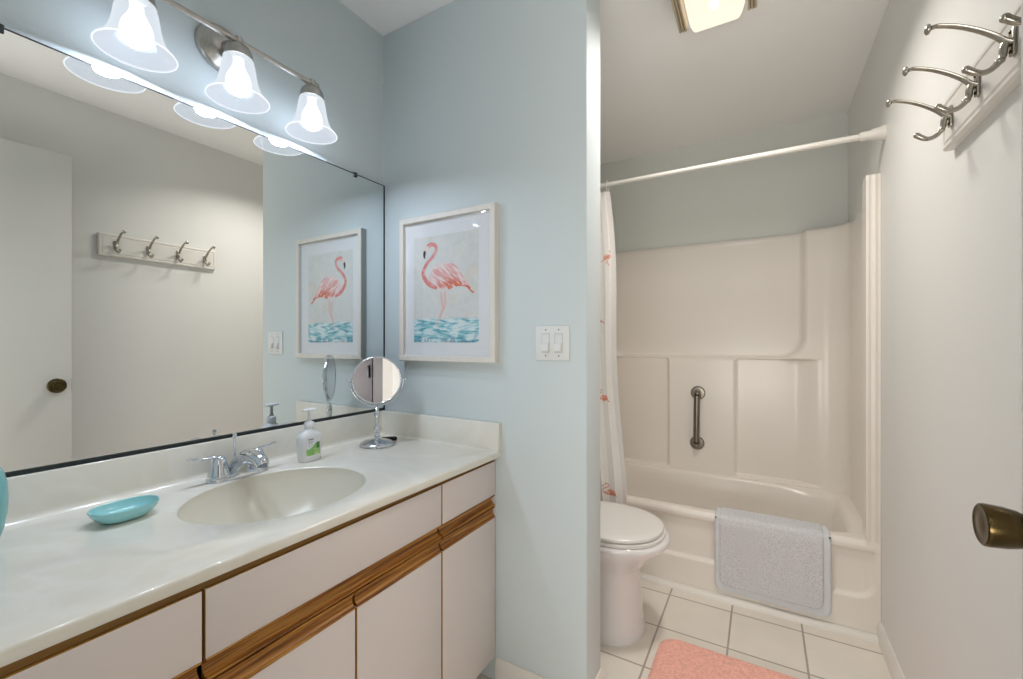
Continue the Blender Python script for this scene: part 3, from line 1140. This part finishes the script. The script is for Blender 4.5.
# ------------------------------------------------------------------ vanity light
SX = -1.250
t = thing('vanity_light', 'three-lamp brushed nickel bar light with frosted bell shades above the mirror', 'wall light', (XL, 0.655, 2.03))
bm = bmesh.new()
lathe(bm, [(0.066, 0), (0.066, 0.006), (0.062, 0.012), (0.055, 0.014), (0.051, 0.018), (0.042, 0.020), (0.038, 0.025), (0.026, 0.029), (0.010, 0.031)], (XL, 0.655, 2.022), 'x', 48)
obj('backplate', bm, M['nickel'], t)
bm = bmesh.new()
tube(bm, [(SX, 0.428 - 0.02, 2.008, 0.0075), (SX, 0.877 + 0.012, 2.008, 0.0075)], 14, 0)
sph(bm, (SX, 0.877 + 0.014, 2.008), 0.0105, 14)
sph(bm, (SX, 0.428 - 0.022, 2.008), 0.0105, 14)
obj('bar', bm, M['nickel'], t)
bm = bmesh.new()
tube(bm, [(XL + 0.025, 0.655, 2.022, 0.013), (XL + 0.055, 0.654, 2.018, 0.010), (SX, 0.653, 2.010, 0.009)], 14, 4)
obj('arm', bm, M['nickel'], t)
for y in (0.428, 0.6525, 0.877):
    bm = bmesh.new()
    lathe(bm, [(0.004, 0.017), (0.009, 0.014), (0.0110, 0.008), (0.010, 0.002), (0.012, 0.000), (0.012, -0.004), (0.018, -0.008), (0.027, -0.015), (0.0335, -0.026), (0.037, -0.042), (0.0375, -0.047), (0.034, -0.047), (0.030, -0.03)],
          (SX, y, 2.006), 'z', 32)
    obj('shade_holder', bm, M['nickel'], t)
    bm = bmesh.new()
    outer = [(0.031, 1.966), (0.036, 1.958), (0.0395, 1.945), (0.0420, 1.930), (0.0445, 1.912), (0.048, 1.896), (0.053, 1.881), (0.060, 1.868), (0.068, 1.858), (0.0745, 1.8515), (0.0765, 1.848)]
    inner = [(r - 0.0035, z - 0.0015) for r, z in reversed(outer[:-1])]
    inner[0] = (0.0735, 1.8475)
    lathe(bm, outer + inner, (SX, y, 0), 'z', 48, False, False)
    for i, f in enumerate(bm.faces):
        k = i // 48
        f.material_index = 0 if k < 9 else (2 if k < 11 else 1)
    obj('shade', bm, M['shade'], t, angle=80, mats=[M['shade'], M['shade_in'], M['shade_rim']])
    bm = bmesh.new()
    lathe(bm, [(0.012, 1.960), (0.013, 1.943), (0.019, 1.928), (0.027, 1.913), (0.031, 1.898), (0.031, 1.886), (0.026, 1.872), (0.016, 1.863), (0.004, 1.860)], (SX, y, 0), 'z', 24)
    obj('bulb', bm, M['bulb'], t)
    pl_ = bpy.data.lights.new('vanity_bulb_light', 'POINT')
    pl_.energy = P_BULB
    pl_.shadow_soft_size = 0.041
    pl_.color = (0.74, 0.85, 1.0)
    po = bpy.data.objects.new('vanity_bulb_light', pl_)
    po.location = (SX, y, 1.892)
    COL.objects.link(po)
    area_light('vanity_lamp_glow', (SX, y, 1.8575), 0.05, P_VANITY, (0.74, 0.85, 1.0), 'DISK', spread=172)

# ------------------------------------------------------------------ framed flamingo picture
t = thing('framed_picture', 'whitewashed frame with a pink flamingo watercolour on the partition wall', 'picture', (-1.008, YB, 1.12))
px0, px1, pz0, pz1, pd, fw = -1.230, -0.786, 1.106, 1.656, 0.030, 0.021
bm = bmesh.new()
yo, yi = YB - 0.0005, YB - pd
loops = []
for d, y in ((0.0, yo), (0.0, yi + 0.002), (0.002, yi), (fw - 0.002, yi), (fw, yi + 0.002), (fw, yi + 0.016)):
    loops.append([(px0 + d, y, pz0 + d), (px1 - d, y, pz0 + d), (px1 - d, y, pz1 - d), (px0 + d, y, pz1 - d)])
rings(bm, loops, True, True, False)
obj('frame', bm, M['frame'], t, angle=20)
obj('mat_board', nbox(px0 + fw - 0.002, px1 - fw + 0.002, yi + 0.0145, yi + 0.017, pz0 + fw - 0.002, pz1 - fw + 0.002), M['matboard'], t, smooth=False)
ax0, ax1, az0, az1 = -1.164, -0.861, 1.177, 1.577
pr, U, V = grid_obj('print', lambda U, V: (ax0 + (ax1 - ax0) * U, yi + 0.0138 + 0 * U, az1 - (az1 - az0) * V), 190, 240, M['art'], t)
x, y = U, V * 1.29
n1 = fbm(x * 9, y * 9, 21)
n2 = fbm(x * 22 + 3, y * 22, 31)
col = np.ones(U.shape + (3,)) * lin(222, 223, 221)
col = blend(col, sstep(0.45, 0.7, n1) * 0.7, lin(230, 228, 222))
col = blend(col, sstep(0.55, 0.8, n2) * 0.35, lin(200, 208, 210))
col = blend(col, sstep(0.60, 0.72, fbm(x * 7 + 9, y * 5, 41)) * 0.35, lin(222, 208, 190))
col = flamingo(col, x * 1.0, (y - 0.07) * 1.069)
wv = fbm(x * 9 + 0.8 * np.sin(y * 40), y * 40 + 0.7 * np.sin(x * 7), 51)
wy = sstep(0.985, 1.03, y + 0.05 * (fbm(x * 8, y * 8, 61) - 0.5))
water = np.ones(U.shape + (3,)) * lin(160, 211, 218)
water = blend(water, sstep(0.48, 0.62, wv + 0.12 * (n2 - 0.5)), lin(222, 235, 237))
water = blend(water, sstep(0.44, 0.28, wv) * 0.85, lin(84, 158, 176))
water = blend(water, sstep(1.18, 1.29, y) * sstep(0.5, 0.35, n2) * 0.6, lin(62, 104, 140))
legs_keep = 1 - 0.35 * (np.abs(x - 0.38) < 0.04) * (y < 1.10)
col = blend(col, wy * legs_keep, 0) + water * (wy * legs_keep)[..., None]
paint(pr, np.clip(col, 0, 1))
obj('glass', nbox(px0 + fw, px1 - fw, yi + 0.005, yi + 0.007, pz0 + fw, pz1 - fw), M['pane'], t, smooth=False)

# ------------------------------------------------------------------ light switch
t = thing('light_switch', 'white double light switch on the partition wall beside the opening', 'light switch', (-0.58, YB, 1.12))
sx0_, sx1_, sz0, sz1 = -0.642, -0.523, 1.119, 1.231
bm = nbox(sx0_, sx1_, YB - 0.007, YB - 0.0003, sz0, sz1, bev=0.003)
obj('wall_plate', bm, M['plate'], t)
for cx_ in (-0.605, -0.559):
    bm = nbox(cx_ - 0.0150, cx_ + 0.0150, YB - 0.0080, YB - 0.006, 1.144, 1.207, bev=0.0008)
    fr = obj('toggle_surround', bm, M['plate_shaded'], t)
    bm = bmesh.new()
    prism(bm, [(YB - 0.0070, 1.203), (YB - 0.0085, 1.203), (YB - 0.0090, 1.176), (YB - 0.0150, 1.172), (YB - 0.0185, 1.151), (YB - 0.0165, 1.148), (YB - 0.0070, 1.148)], 'x', cx_ - 0.0115, cx_ + 0.0115)
    obj('rocker', bm, M['plate'], t, angle=15)
    for z in (1.134, 1.218):
        bm = bmesh.new()
        sph(bm, (cx_, YB - 0.0072, z), 0.0025, 10, (1, 0.4, 1))
        obj('plate_screw', bm, M['eyelet'], t)

# ------------------------------------------------------------------ vanity cabinet
t = thing('vanity_cabinet', 'pinkish white vanity cabinet with golden oak finger pulls under the countertop', 'cabinet', (-1.07, 0.64, 0))
FX = -0.796
CY0, CY1 = 0.012, 1.2675
bm = nbox(XL + 0.005, FX - 0.019, CY0, CY1, 0.09, 0.108)
box(bm, XL + 0.005, XL + 0.012, CY0, CY1, 0.108, 0.786)
for y in (CY0, 0.353, 0.966, CY1 - 0.016):
    box(bm, XL + 0.012, FX - 0.019, y, y + 0.016, 0.108, 0.66 if 0.2 < y < 1.1 else 0.786)
box(bm, FX - 0.037, FX - 0.019, CY0 + 0.016, CY1 - 0.016, 0.108, 0.786)
obj('carcass', bm, M['carcass'], t)
obj('toe_kick', nbox(XL + 0.02, FX - 0.075, CY0 + 0.01, CY1, 0.0, 0.09), M['carcass'], t)
obj('top_rail', nbox(FX - 0.019, FX - 0.004, CY0, CY1 - 0.004, 0.770, 0.786), M['carcass'], t)
obj('end_filler', nbox(FX - 0.019, FX - 0.004, 1.2615, CY1, 0.09, 0.770), M['laminate'], t)
GAP = 0.0027
UZ0, UZ1, SPL, LZ1, LZ0 = 0.652, 0.768, 0.6135, 0.574, 0.094


def front(name, y0, y1, z0, z1):
    b = nbox(FX - 0.018, FX, y0, y1, z0, z1, bev=0.001)
    b.faces.ensure_lookup_table()
    for f in b.faces:
        f.normal_update()
        if abs(f.normal.x) < 0.5 and f.calc_area() > 1e-4:
            f.material_index = 1
    return obj(name, b, M['laminate'], t, mats=[M['laminate'], M['oakedge']])


def scoop(z0, z1, depth):
    p = [(FX - 0.018, z0), (FX + 0.001, z0), (FX + 0.001, z0 + 0.005)]
    for a in np.linspace(-PI / 2, PI / 2, 9):
        zc = (z0 + 0.005 + z1 - 0.003) / 2
        hh = (z1 - 0.003 - z0 - 0.005) / 2
        p.append((FX + 0.001 - depth * math.cos(a), zc + hh * math.sin(a)))
    p += [(FX + 0.001, z1), (FX - 0.018, z1)]
    return p


for y0, y1 in ((0.014, 0.361), (0.361, 0.974), (0.974, 1.2615)):
    a, b = y0 + GAP, y1 - GAP
    d = front('drawer_front', a, b, UZ0, UZ1)
    obj('finger_pull', prism(bmesh.new(), scoop(SPL + 0.0018, UZ0, 0.0165), 'y', a + 0.001, b - 0.001), M['oak'], d, angle=35, label='golden oak finger pull')
for y0, y1 in ((0.014, 0.361), (0.361, 0.670), (0.670, 0.974), (0.974, 1.2615)):
    a, b = y0 + GAP, y1 - GAP
    d = front('cabinet_door', a, b, LZ0, LZ1)
    obj('finger_pull', prism(bmesh.new(), scoop(LZ1, SPL - 0.0026, 0.010), 'y', a + 0.001, b - 0.001), M['oak'], d, angle=35, label='golden oak finger pull')

# ------------------------------------------------------------------ countertop with moulded basin
t = thing('vanity_countertop', 'off-white cultured marble countertop with oval basin and backsplash', 'countertop', (-1.07, 0.64, CT - 0.022))
BX, BYc, BA, BB = -1.047, 0.650, 0.184, 0.211
cx0, cx1, cy0, cy1 = XL + 0.001, CXF, 0.004, YB - 0.001
angs = sorted(list(np.linspace(0, 2 * PI, 120, endpoint=False)) + [math.atan2(yy - BYc, xx - BX) % (2 * PI) for xx in (cx0, cx1) for yy in (cy0, cy1)])


def ell(s, z):
    return [(BX + s * BA * math.cos(a2), BYc + s * BB * math.sin(a2), z) for a2 in [math.atan2(math.sin(a) / BB, math.cos(a) / BA) for a in angs]]


def rct(ins, z):
    out = []
    for a in angs:
        c, s = math.cos(a), math.sin(a)
        kx = ((cx1 - ins - BX) / c) if c > 1e-9 else (((cx0 - BX) / c) if c < -1e-9 else 1e9)
        ky = ((cy1 - BYc) / s) if s > 1e-9 else (((cy0 - BYc) / s) if s < -1e-9 else 1e9)
        k = min(kx, ky)
        out.append((BX + k * c, BYc + k * s, z))
    return out


bm = bmesh.new()
mid = [tuple((np.array(p) * 0.5 + np.array(q) * 0.5)) for p, q in zip(ell(1.03, CT), rct(0.005, CT))]
rings(bm, [ell(1.0, CT - 0.0035), ell(1.008, CT - 0.0012), ell(1.022, CT), mid, rct(0.005, CT), rct(0.0015, CT - 0.0012), rct(0.0, CT - 0.005),
           rct(0.0, CT - 0.018), rct(0.002, CT - 0.0215), rct(0.006, CT - 0.0215), ell(1.06, CT - 0.0215), ell(1.0, CT - 0.0035)])
bmesh.ops.remove_doubles(bm, verts=bm.verts, dist=1e-5)
for v in bm.verts:                     # the front edge runs very slightly out of parallel with the wall
    k = min(1.0, max(0.0, (v.co.x + 0.855) / 0.06))
    v.co.x += k * (-0.010 + 0.022 * v.co.y / 1.27)
obj('slab', bm, M['marble'], t, angle=60)
bm = bmesh.new()
dep = 0.135
rows = [ell(1.0, CT - 0.0035)]
for s in (0.985, 0.96, 0.92, 0.86, 0.78, 0.68, 0.56, 0.42, 0.28, 0.14):
    rows.append(ell(s, CT - 0.006 - dep * (1 - s ** 2.6) ** 0.85))
rings(bm, rows, True, False, True)
obj('basin', bm, M['basin'], t, angle=80)
bm = bmesh.new()
lathe(bm, [(0.024, 0), (0.024, 0.004), (0.019, 0.005), (0.017, 0.002), (0.006, 0.003)], (BX, BYc, CT - 0.006 - dep + 0.001), 'z', 24)
obj('drain', bm, M['chrome'], t)
# backsplash with a small cove at its foot
z1 = 0.9
bp_ = [(XL + 0.001, CT - 0.001), (XL + 0.032, CT - 0.001), (XL + 0.0265, CT + 0.002), (XL + 0.022, CT + 0.007), (XL + 0.0205, CT + 0.014), (XL + 0.0200, z1 - 0.003), (XL + 0.0185, z1 - 0.0006), (XL + 0.016, z1), (XL + 0.001, z1)]
obj('backsplash', prism(bmesh.new(), bp_, 'y', 0.004, YB - 0.001), M['marble'], t, angle=50)
sp_ = [(YB - 0.001, CT - 0.001), (YB - 0.027, CT - 0.001), (YB - 0.023, CT + 0.002), (YB - 0.0212, CT + 0.006), (YB - 0.0205, CT + 0.012), (YB - 0.0200, z1 - 0.003), (YB - 0.0185, z1 - 0.0006), (YB - 0.016, z1), (YB - 0.001, z1)]
obj('side_splash', prism(bmesh.new(), sp_, 'x', XL + 0.012, CXF + 0.011), M['marble'], t, angle=50)

# ------------------------------------------------------------------ faucet
t = thing('faucet', 'chrome two-handle faucet behind the oval basin', 'faucet', (-1.262, 0.645, CT))
FXc, FYc = -1.262, 0.659


def sup(z, a, b, e=3.2, n=48):
    return superell(FXc, FYc, a, b, e, n, z)


bm = bmesh.new()
rings(bm, [sup(CT, 0.0285, 0.079), sup(CT + 0.006, 0.0285, 0.079), sup(CT + 0.011, 0.0265, 0.077), sup(CT + 0.015, 0.022, 0.072), sup(CT + 0.016, 0.012, 0.06)], True, True, True)
obj('base_plate', bm, M['chrome'], t)
for s in (-1, 1):
    hy = FYc + s * 0.051
    bm = bmesh.new()
    lathe(bm, [(0.0265, 0.012), (0.0265, 0.017), (0.0250, 0.021), (0.0235, 0.032), (0.0195, 0.047), (0.0150, 0.058), (0.0125, 0.063), (0.008, 0.067), (0.002, 0.069)], (FXc, hy, CT), 'z', 28)
    h = obj('handle', bm, M['chrome'], t)
    bm = bmesh.new()
    ln = 0.071 if s < 0 else 0.058
    tube(bm, [(FXc + 0.001, hy - s * 0.012, CT + 0.058, 0.009), (FXc, hy, CT + 0.064, 0.0095), (FXc - 0.002, hy + s * 0.020, CT + 0.066, 0.0078), (FXc - 0.004, hy + s * (ln - 0.022), CT + 0.067, 0.0066), (FXc - 0.006, hy + s * (ln - 0.006), CT + 0.0705, 0.0060), (FXc - 0.006, hy + s * ln, CT + 0.072, 0.004)], 12, 5, (1.0, 0.55))
    obj('lever', bm, M['chrome'], h)
bm = bmesh.new()
tube(bm, [(FXc - 0.002, FYc, CT + 0.006, 0.0285), (FXc + 0.004, FYc, CT + 0.026, 0.0270), (FXc + 0.024, FYc, CT + 0.047, 0.0240), (FXc + 0.050, FYc, CT + 0.060, 0.0215), (FXc + 0.080, FYc, CT + 0.062, 0.0195),
          (FXc + 0.106, FYc, CT + 0.056, 0.0180), (FXc + 0.117, FYc, CT + 0.044, 0.0160)], 20, 6)
sp = obj('spout', bm, M['chrome'], t, angle=60)
bm = bmesh.new()
lathe(bm, [(0.0125, 0), (0.0130, 0.004), (0.0130, 0.010)], (FXc + 0.1185, FYc, CT + 0.033), 'z', 20)
obj('aerator', bm, M['chrome'], sp)
bm = bmesh.new()
lathe(bm, [(0.0026, 0.01), (0.0026, 0.100), (0.0036, 0.103), (0.0055, 0.107), (0.0060, 0.112), (0.0050, 0.116), (0.002, 0.117)], (FXc - 0.021, FYc, CT), 'z', 14)
obj('lift_rod', bm, M['chrome'], t)

# ------------------------------------------------------------------ soap bottle
SBX, SBY = -1.236, 0.858
t = thing('soap_bottle', 'clear pump bottle of hand soap with green label right of the faucet', 'soap bottle', (SBX, SBY, CT))
bm = bmesh.new()


def sb(z, a, b, e=3.0):
    return superell(SBX, SBY, a, b, e, 48, CT + z)


rings(bm, [sb(0.0, 0.018, 0.031), sb(0.002, 0.0205, 0.0335), sb(0.02, 0.0215, 0.0355), sb(0.05, 0.022, 0.0380), sb(0.074, 0.0215, 0.039), sb(0.084, 0.0195, 0.035, 2.7), sb(0.092, 0.0165, 0.026, 2.4),
           sb(0.096, 0.0145, 0.019, 2.1), sb(0.100, 0.0125, 0.0135, 2.0), sb(0.106, 0.012, 0.012, 2.0)], True, True, True)
obj('bottle_body', bm, M['soapbody'], t, angle=60)
bm = bmesh.new()
lathe(bm, [(0.0145, 0.104), (0.0148, 0.106), (0.0148, 0.119), (0.0125, 0.122), (0.0075, 0.124), (0.0062, 0.128), (0.0050, 0.130), (0.0045, 0.155)], (SBX, SBY, CT), 'z', 24)
obj('pump_collar', bm, M['pump'], t)
bm = bmesh.new()
tube(bm, [(SBX, SBY - 0.021, CT + 0.1595, 0.0065), (SBX, SBY - 0.012, CT + 0.1600, 0.0085), (SBX, SBY + 0.012, CT + 0.1600, 0.0085), (SBX + 0.001, SBY + 0.023, CT + 0.1590, 0.0060)], 14, 5, (1, 0.5))
lathe(bm, [(0.0045, 0.150), (0.007, 0.157)], (SBX, SBY, CT), 'z', 16)
obj('pump_head', bm, M['pump'], t)
lb, U, V = grid_obj('bottle_label', lambda U, V: (SBX + 0.0229 - 0.0035 * np.abs(2 * U - 1) ** 4, SBY - 0.024 + 0.048 * U, CT + 0.077 - 0.060 * V), 60, 76, M['label'], t)
col = np.ones(U.shape + (3,)) * lin(236, 238, 242)
gm = (V > 0.55 - 0.35 * (U - 0.2) + 0.06 * np.sin(U * 7)) & (V < 0.95)
g2 = fbm(U * 5 + 2, V * 6, 71)
col = blend(col, gm.astype(float), lin(150, 200, 120))
col = blend(col, gm * sstep(0.5, 0.7, g2), lin(196, 224, 160))
col = blend(col, gm * (U > 0.68) * (V < 0.62), lin(84, 140, 78))
rs = np.random.RandomState(8)
for (v0, v1, ua, ub, c) in ((0.08, 0.16, 0.12, 0.55, (70, 72, 90)), (0.22, 0.26, 0.12, 0.46, (130, 134, 140)), (0.31, 0.35, 0.12, 0.40, (150, 160, 150)), (0.44, 0.48, 0.12, 0.36, (140, 160, 130))):
    msk = ((V > v0) & (V < v1) & (U > ua) & (U < ub) & (vnoise(U * 40, V * 2, 81) > 0.3)).astype(float)
    col = blend(col, msk * 0.85, lin(*c))
paint(lb, col)

# ------------------------------------------------------------------ round tabletop mirror
MX, MY = -1.206, 1.108
t = thing('tabletop_mirror', 'round chrome tabletop mirror on a stem at the counter corner', 'mirror', (MX, MY, CT))
bm = bmesh.new()
lathe(bm, [(0.059, 0), (0.0615, 0.002), (0.0615, 0.006), (0.059, 0.010), (0.050, 0.0145), (0.036, 0.018), (0.020, 0.021), (0.0115, 0.024)], (MX, MY, CT), 'z', 48)
obj('base', bm, M['chrome'], t)
bm = bmesh.new()
lathe(bm, [(0.010, 0.020), (0.0085, 0.028), (0.011, 0.034), (0.008, 0.040), (0.0085, 0.046), (0.013, 0.054), (0.013, 0.060), (0.0085, 0.067), (0.0075, 0.075), (0.009, 0.092), (0.0105, 0.108), (0.0085, 0.120), (0.006, 0.127), (0.008, 0.131), (0.004, 0.136)], (MX, MY, CT), 'z', 24)
obj('stem', bm, M['chrome'], t)
nA = math.atan2(-0.66, 0.75)
nx, ny = math.cos(nA), math.sin(nA)
tx, ty = -ny, nx          # horizontal tangent
mz, mr = 1.041, 0.084


def yk(a, r, off=0.0):
    return (MX + tx * r * math.sin(a) + nx * off, MY + ty * r * math.sin(a) + ny * off, mz - r * math.cos(a))


bm = bmesh.new()
tube(bm, [(*yk(a, 0.0925), 0.0034) for a in np.linspace(-PI / 2, PI / 2, 25)], 10, 0)
for s in (-1, 1):
    p = yk(s * PI / 2, 0.0925)
    tube(bm, [(*yk(s * PI / 2, 0.088), 0.003), (*yk(s * PI / 2, 0.099), 0.003)], 10, 0)
    sph(bm, yk(s * PI / 2, 0.100), 0.0048, 12)
obj('yoke', bm, M['chrome'], t)
bm = bmesh.new()
rows = []
for r, o_ in ((mr - 0.003, 0.0065), (mr - 0.0005, 0.0082), (mr + 0.0022, 0.007), (mr + 0.003, 0.003), (mr + 0.003, -0.003), (mr + 0.0022, -0.007), (mr - 0.0005, -0.0082), (mr - 0.003, -0.0065), (mr - 0.003, 0.0065)):
    rows.append([yk(a, r, o_) for a in np.linspace(0, 2 * PI, 64, endpoint=False)])
rings(bm, rows)
bmesh.ops.remove_doubles(bm, verts=bm.verts, dist=1e-6)
rim = obj('mirror_rim', bm, M['chrome'], t, angle=60)
for o_ in (0.0062, -0.0062):
    bm = bmesh.new()
    R = [bm.verts.new(yk(a, mr - 0.003, o_)) for a in np.linspace(0, 2 * PI, 64, endpoint=False)]
    R2 = [bm.verts.new(yk(a, mr - 0.003, o_ * 0.7)) for a in np.linspace(0, 2 * PI, 64, endpoint=False)]
    bm.faces.new(R)
    bm.faces.new(list(reversed(R2)))
    for i in range(64):
        j = (i + 1) % 64
        bm.faces.new((R[i], R2[i], R2[j], R[j]))
    obj('mirror_disc', bm, M['mirrorsmall'], rim, smooth=False)

# small black handle lying behind the mirror base
bm = bmesh.new()
tube(bm, [(-1.252, 1.176, CT + 0.008, 0.003), (-1.238, 1.180, CT + 0.008, 0.0045), (-1.218, 1.186, CT + 0.0085, 0.007), (-1.199, 1.191, CT + 0.009, 0.0085), (-1.197, 1.192, CT + 0.009, 0.006)], 12, 4)
o = obj('black_handle', bm, M['black'], None)
tag(o, 'small black tapered handle lying behind the round mirror base', 'handle')

# ------------------------------------------------------------------ teal soap dish
DXc, DYc, dang = -1.165, 0.379, 0.25
bm = bmesh.new()


def dish(s, z, n=56):
    out = []
    for j in range(n):
        a = 2 * PI * j / n
        v = s * 0.0585 * math.copysign(abs(math.cos(a)) ** 0.80, math.cos(a))
        u = s * 0.046 * math.copysign(abs(math.sin(a)) ** 0.86, math.sin(a))
        lift = 0.001 * s * abs(math.cos(a)) ** 3
        out.append((DXc + u * math.cos(dang) - v * math.sin(dang) * 0.4, DYc + v * math.cos(dang * 0.4) + u * math.sin(dang) * 0.3, CT + z + lift * (z / 0.026)))
    return out


rings(bm, [dish(0.02, 0.001), dish(0.52, 0.0005), dish(0.62, 0.0025), dish(0.80, 0.009), dish(0.93, 0.018), dish(0.985, 0.0245), dish(1.0, 0.0270), dish(0.99, 0.0285), dish(0.965, 0.0285), dish(0.945, 0.0265), dish(0.87, 0.0190), dish(0.74, 0.0115), dish(0.56, 0.0075), dish(0.02, 0.006)], True, True, True)
o = obj('soap_dish', bm, M['teal'], None, angle=70)
tag(o, 'teal oval soap dish on the countertop left of the basin', 'soap dish')

# ------------------------------------------------------------------ teal glass tumbler at the left end
bm = bmesh.new()
pr_ = [(0.028, 0.0), (0.032, 0.003), (0.038, 0.025), (0.0425, 0.055), (0.044, 0.083), (0.0425, 0.109), (0.038, 0.129), (0.033, 0.140)]
lathe(bm, pr_ + [(0.031, 0.1405), (0.036, 0.127), (0.040, 0.108), (0.0413, 0.083), (0.0398, 0.055), (0.0355, 0.027), (0.029, 0.009), (0.005, 0.007)], (-1.237, 0.1855, CT), 'z', 48)
o = obj('tumbler', bm, M['tealglass'], None, angle=70)
tag(o, 'teal glass tumbler with rounded belly at the left end of the counter', 'tumbler')
